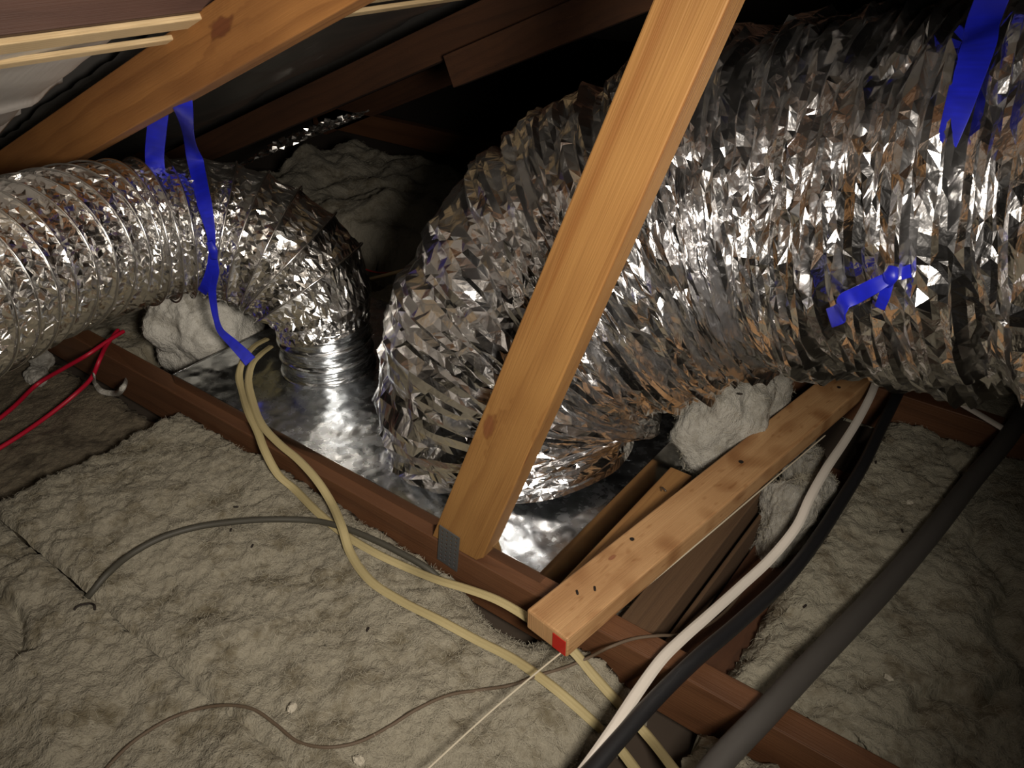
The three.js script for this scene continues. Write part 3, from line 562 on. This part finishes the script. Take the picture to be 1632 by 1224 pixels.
cable('flat_cable', 'beige flat cable of the spigot pair that crosses the batt to the bottom edge', [[432, 552, 0.05], [414, 566, 0.06], [402, 580, 0.06], [396, 605, 0.05], [402, 637, 0.04], [417, 676, 0.035], [444, 706, 0.028], [476, 733, 0.020], [505, 765, 0.006], [527, 799, -0.012], [545, 840, -0.012], [558, 880], [590, 925], [640, 958], [700, 988], [760, 1020], [815, 1048], [858, 1077], [900, 1110], [945, 1150], [985, 1190], [1030, 1250]], 0.0031, M.beige, { flat: 2.1, ridges: 0.13, n: 220, m: 24 });
cable('cable', 'grey round cable arching over the batt from the brown hook', [[122, 962, -0.056], [140, 951, -0.034], [168, 918], [205, 886], [255, 858], [310, 841], [370, 832], [430, 828], [500, 830], [545, 840], [600, 862], [640, 882], [680, 905], [715, 935, -0.05]], 0.0048, M.darkGrey, { lift: 0.010 });
cable('wire', 'thin brown wire snaking along the bottom of the batt', [[150, 1250], [178, 1215], [215, 1180], [270, 1146], [320, 1129], [365, 1124], [405, 1131], [440, 1155], [475, 1182], [520, 1191], [570, 1183], [620, 1158], [665, 1130], [715, 1108], [770, 1099], [815, 1092], [860, 1076], [905, 1062], [940, 1047, -0.02], [970, 1032, 0.004], [1010, 1018, 0.004], [1050, 1013, 0.0], [1082, 1012, -0.02], [1130, 995, -0.05], [1165, 965, -0.06], [1190, 930, -0.065]], 0.0021, M.brown, { cat: 'wire', n: 160, m: 8 });
cable('string', 'thin taut white string along the right edge of the loose board', [[655, 1250, 0.0], [790, 1127, 0.0], [907, 1030, 0.002], [1010, 951, 0.002], [1110, 868, 0.003], [1215, 779, 0.003], [1315, 694, 0.003]], 0.0012, M.string, { cat: 'string', m: 8 });
cable('flat_cable', 'white flat cable crossing the gap from beneath the big duct to the bottom edge', [[905, 1262, 0.0], [940, 1215, 0.012], [975, 1165, 0.02], [1018, 1100, 0.02], [1055, 1050, 0.018], [1085, 1020, 0.012], [1130, 980, 0.0], [1180, 935, -0.01], [1230, 888, -0.005], [1270, 838, 0.015], [1290, 795, 0.03], [1315, 750, 0.035], [1345, 705, 0.03], [1368, 668, 0.03], [1390, 625, 0.035], [1405, 585, 0.05], [1418, 560, 0.07]], 0.0029, M.whiteCable, { flat: 2.3, ridges: 0.13, n: 180, m: 24, up: V(0.3, 1, 0.2) });
cable('pipe', 'slim black pipe running beside the white cable to beneath the big duct', [[915, 1262, 0.012], [985, 1180, 0.018], [1050, 1108, 0.02], [1110, 1050, 0.018], [1180, 990, 0.004], [1250, 925, 0.0], [1300, 862, -0.002], [1340, 800, 0.0], [1375, 742, 0.01], [1405, 680, 0.015], [1432, 625, 0.02], [1450, 580, 0.03], [1460, 540, 0.04]], 0.0098, M.black, { cat: 'pipe', m: 18 });
cable('pipe', 'thick dark grey pipe crossing the right hand batt diagonally', [[1105, 1265, 0.005], [1150, 1210, 0.012], [1215, 1142, 0.018], [1280, 1072, 0.012], [1350, 1000, 0.0], [1420, 925, -0.012], [1490, 842, -0.012], [1550, 765, -0.008], [1600, 705, 0.006], [1645, 640, 0.02]], 0.0155, M.grey, { cat: 'pipe', m: 20 });
cable('flat_cable', 'dim grey flat cable low under the big duct at far right', [[1462, 582, 0.02], [1490, 610, 0.02], [1520, 636, 0.015], [1560, 660, 0.012], [1610, 690, 0.01]], 0.0035, M.whiteCable, { flat: 2 });
cable('wire', 'red wire, upper of the twisted pair at the left edge', [[-30, 690, -0.06], [20, 650, -0.06], [60, 612, -0.06], [100, 588, -0.025], [140, 565, 0.010], [165, 548, 0.016], [185, 535, 0.018], [197, 528, 0.018]], 0.0042, M.redWire, { cat: 'wire', lift: 0.02 });
cable('wire', 'red wire, lower of the twisted pair at the left edge', [[-30, 732, -0.073], [30, 695, -0.073], [80, 660, -0.072], [120, 628, -0.055], [146, 602, -0.025], [158, 575, 0.008], [170, 550, 0.013], [188, 526, 0.018]], 0.0042, M.redWire, { cat: 'wire', lift: 0.012 });
cable('wire', 'thin red wire in the shade behind the smaller duct', [[552, 412], [575, 426], [600, 434], [630, 433], [655, 424]], 0.0022, M.redThin, { cat: 'wire', m: 8 });
cable('stick', 'pale stick in the shade between the two ducts', [[570, 450], [610, 440], [655, 428]], 0.005, M.batten, { cat: 'stick', m: 8 });
cable('hook', 'small dark bent hook on the batt where the grey cable dips', [[118, 972], [124, 966], [134, 963], [145, 962], [151, 966], [151, 972]], 0.0016, M.pellet, { cat: 'hook', m: 8, n: 40, lift: 0.004 });

// droppings and crumbs
{
  const g = new THREE.CapsuleGeometry(0.0016, 0.005, 4, 8), rr = rng(5); g.rotateZ(Math.PI / 2);
  const proto = new THREE.Mesh(g, M.pellet); proto.castShadow = proto.receiveShadow = true;
  [[402, 870, 'plump black dropping on the batt below the grey arching cable'], [368, 845, 'dropping just under the top of the grey arching cable'], [376, 808, 'dropping on the batt above the grey arching cable'], [586, 1003, 'dropping between the beige cables and the thin brown wire'], [1388, 724, 'upper of two touching droppings on the batt between the two pipes'], [1396, 737, 'lower of two touching droppings on the batt between the two pipes'], [1438, 846, 'large brownish dropping beside the thick grey pipe'], [1283, 966, 'small dropping on the batt midway between black and grey pipes'], [1289, 1147, 'small dropping just right of the grey pipe by the lower chord'], [1180, 628, 'dropping on the fluffy insulation beneath the big duct', 0.115], [920, 944, 'largest dropping on the loose board near its red end', BT + 0.001], [948, 938, 'single dropping toward the middle of the loose board near its red end', BT + 0.001]].forEach(([x, y, l, h]) => {
    const o = proto.clone(); o.name = numbered('dropping'); const p = h ? onY(x, y, h) : near(x, y, 0.002); o.position.copy(p); o.rotation.y = rr() * 3; scene.add(o);
    tag(o, l, 'dropping', l.includes('board') ? 'droppings on the loose board' : 'droppings scattered on the insulation');
  });
  [[1416, 1080, 'small white crumb lying by the fold in the right hand batt'], [1450, 800, 'flat white flake on the batt between the two pipes'], [465, 1128, 'white fluff crumb above the thin brown wire'], [572, 1212, 'white fluff crumb at the bottom edge by the thin brown wire']].forEach(([x, y, l], i) => {
    const c = new THREE.IcosahedronGeometry(0.0042 + i * 0.0004, 2), P = c.attributes.position;
    for (let k = 0; k < P.count; k++) { const s = 1 + 0.35 * noise(P.getX(k) * 300, P.getY(k) * 300, P.getZ(k) * 300 + i); P.setXYZ(k, P.getX(k) * s * 1.4, P.getY(k) * s * 0.7, P.getZ(k) * s); }
    c.computeVertexNormals(); const o = tag(mesh('crumb', c, M.crumb), l, 'crumb'); o.position.copy(near(x, y, 0.003)); o.rotation.y = i;
  });
}

renderer.render(scene, camera);
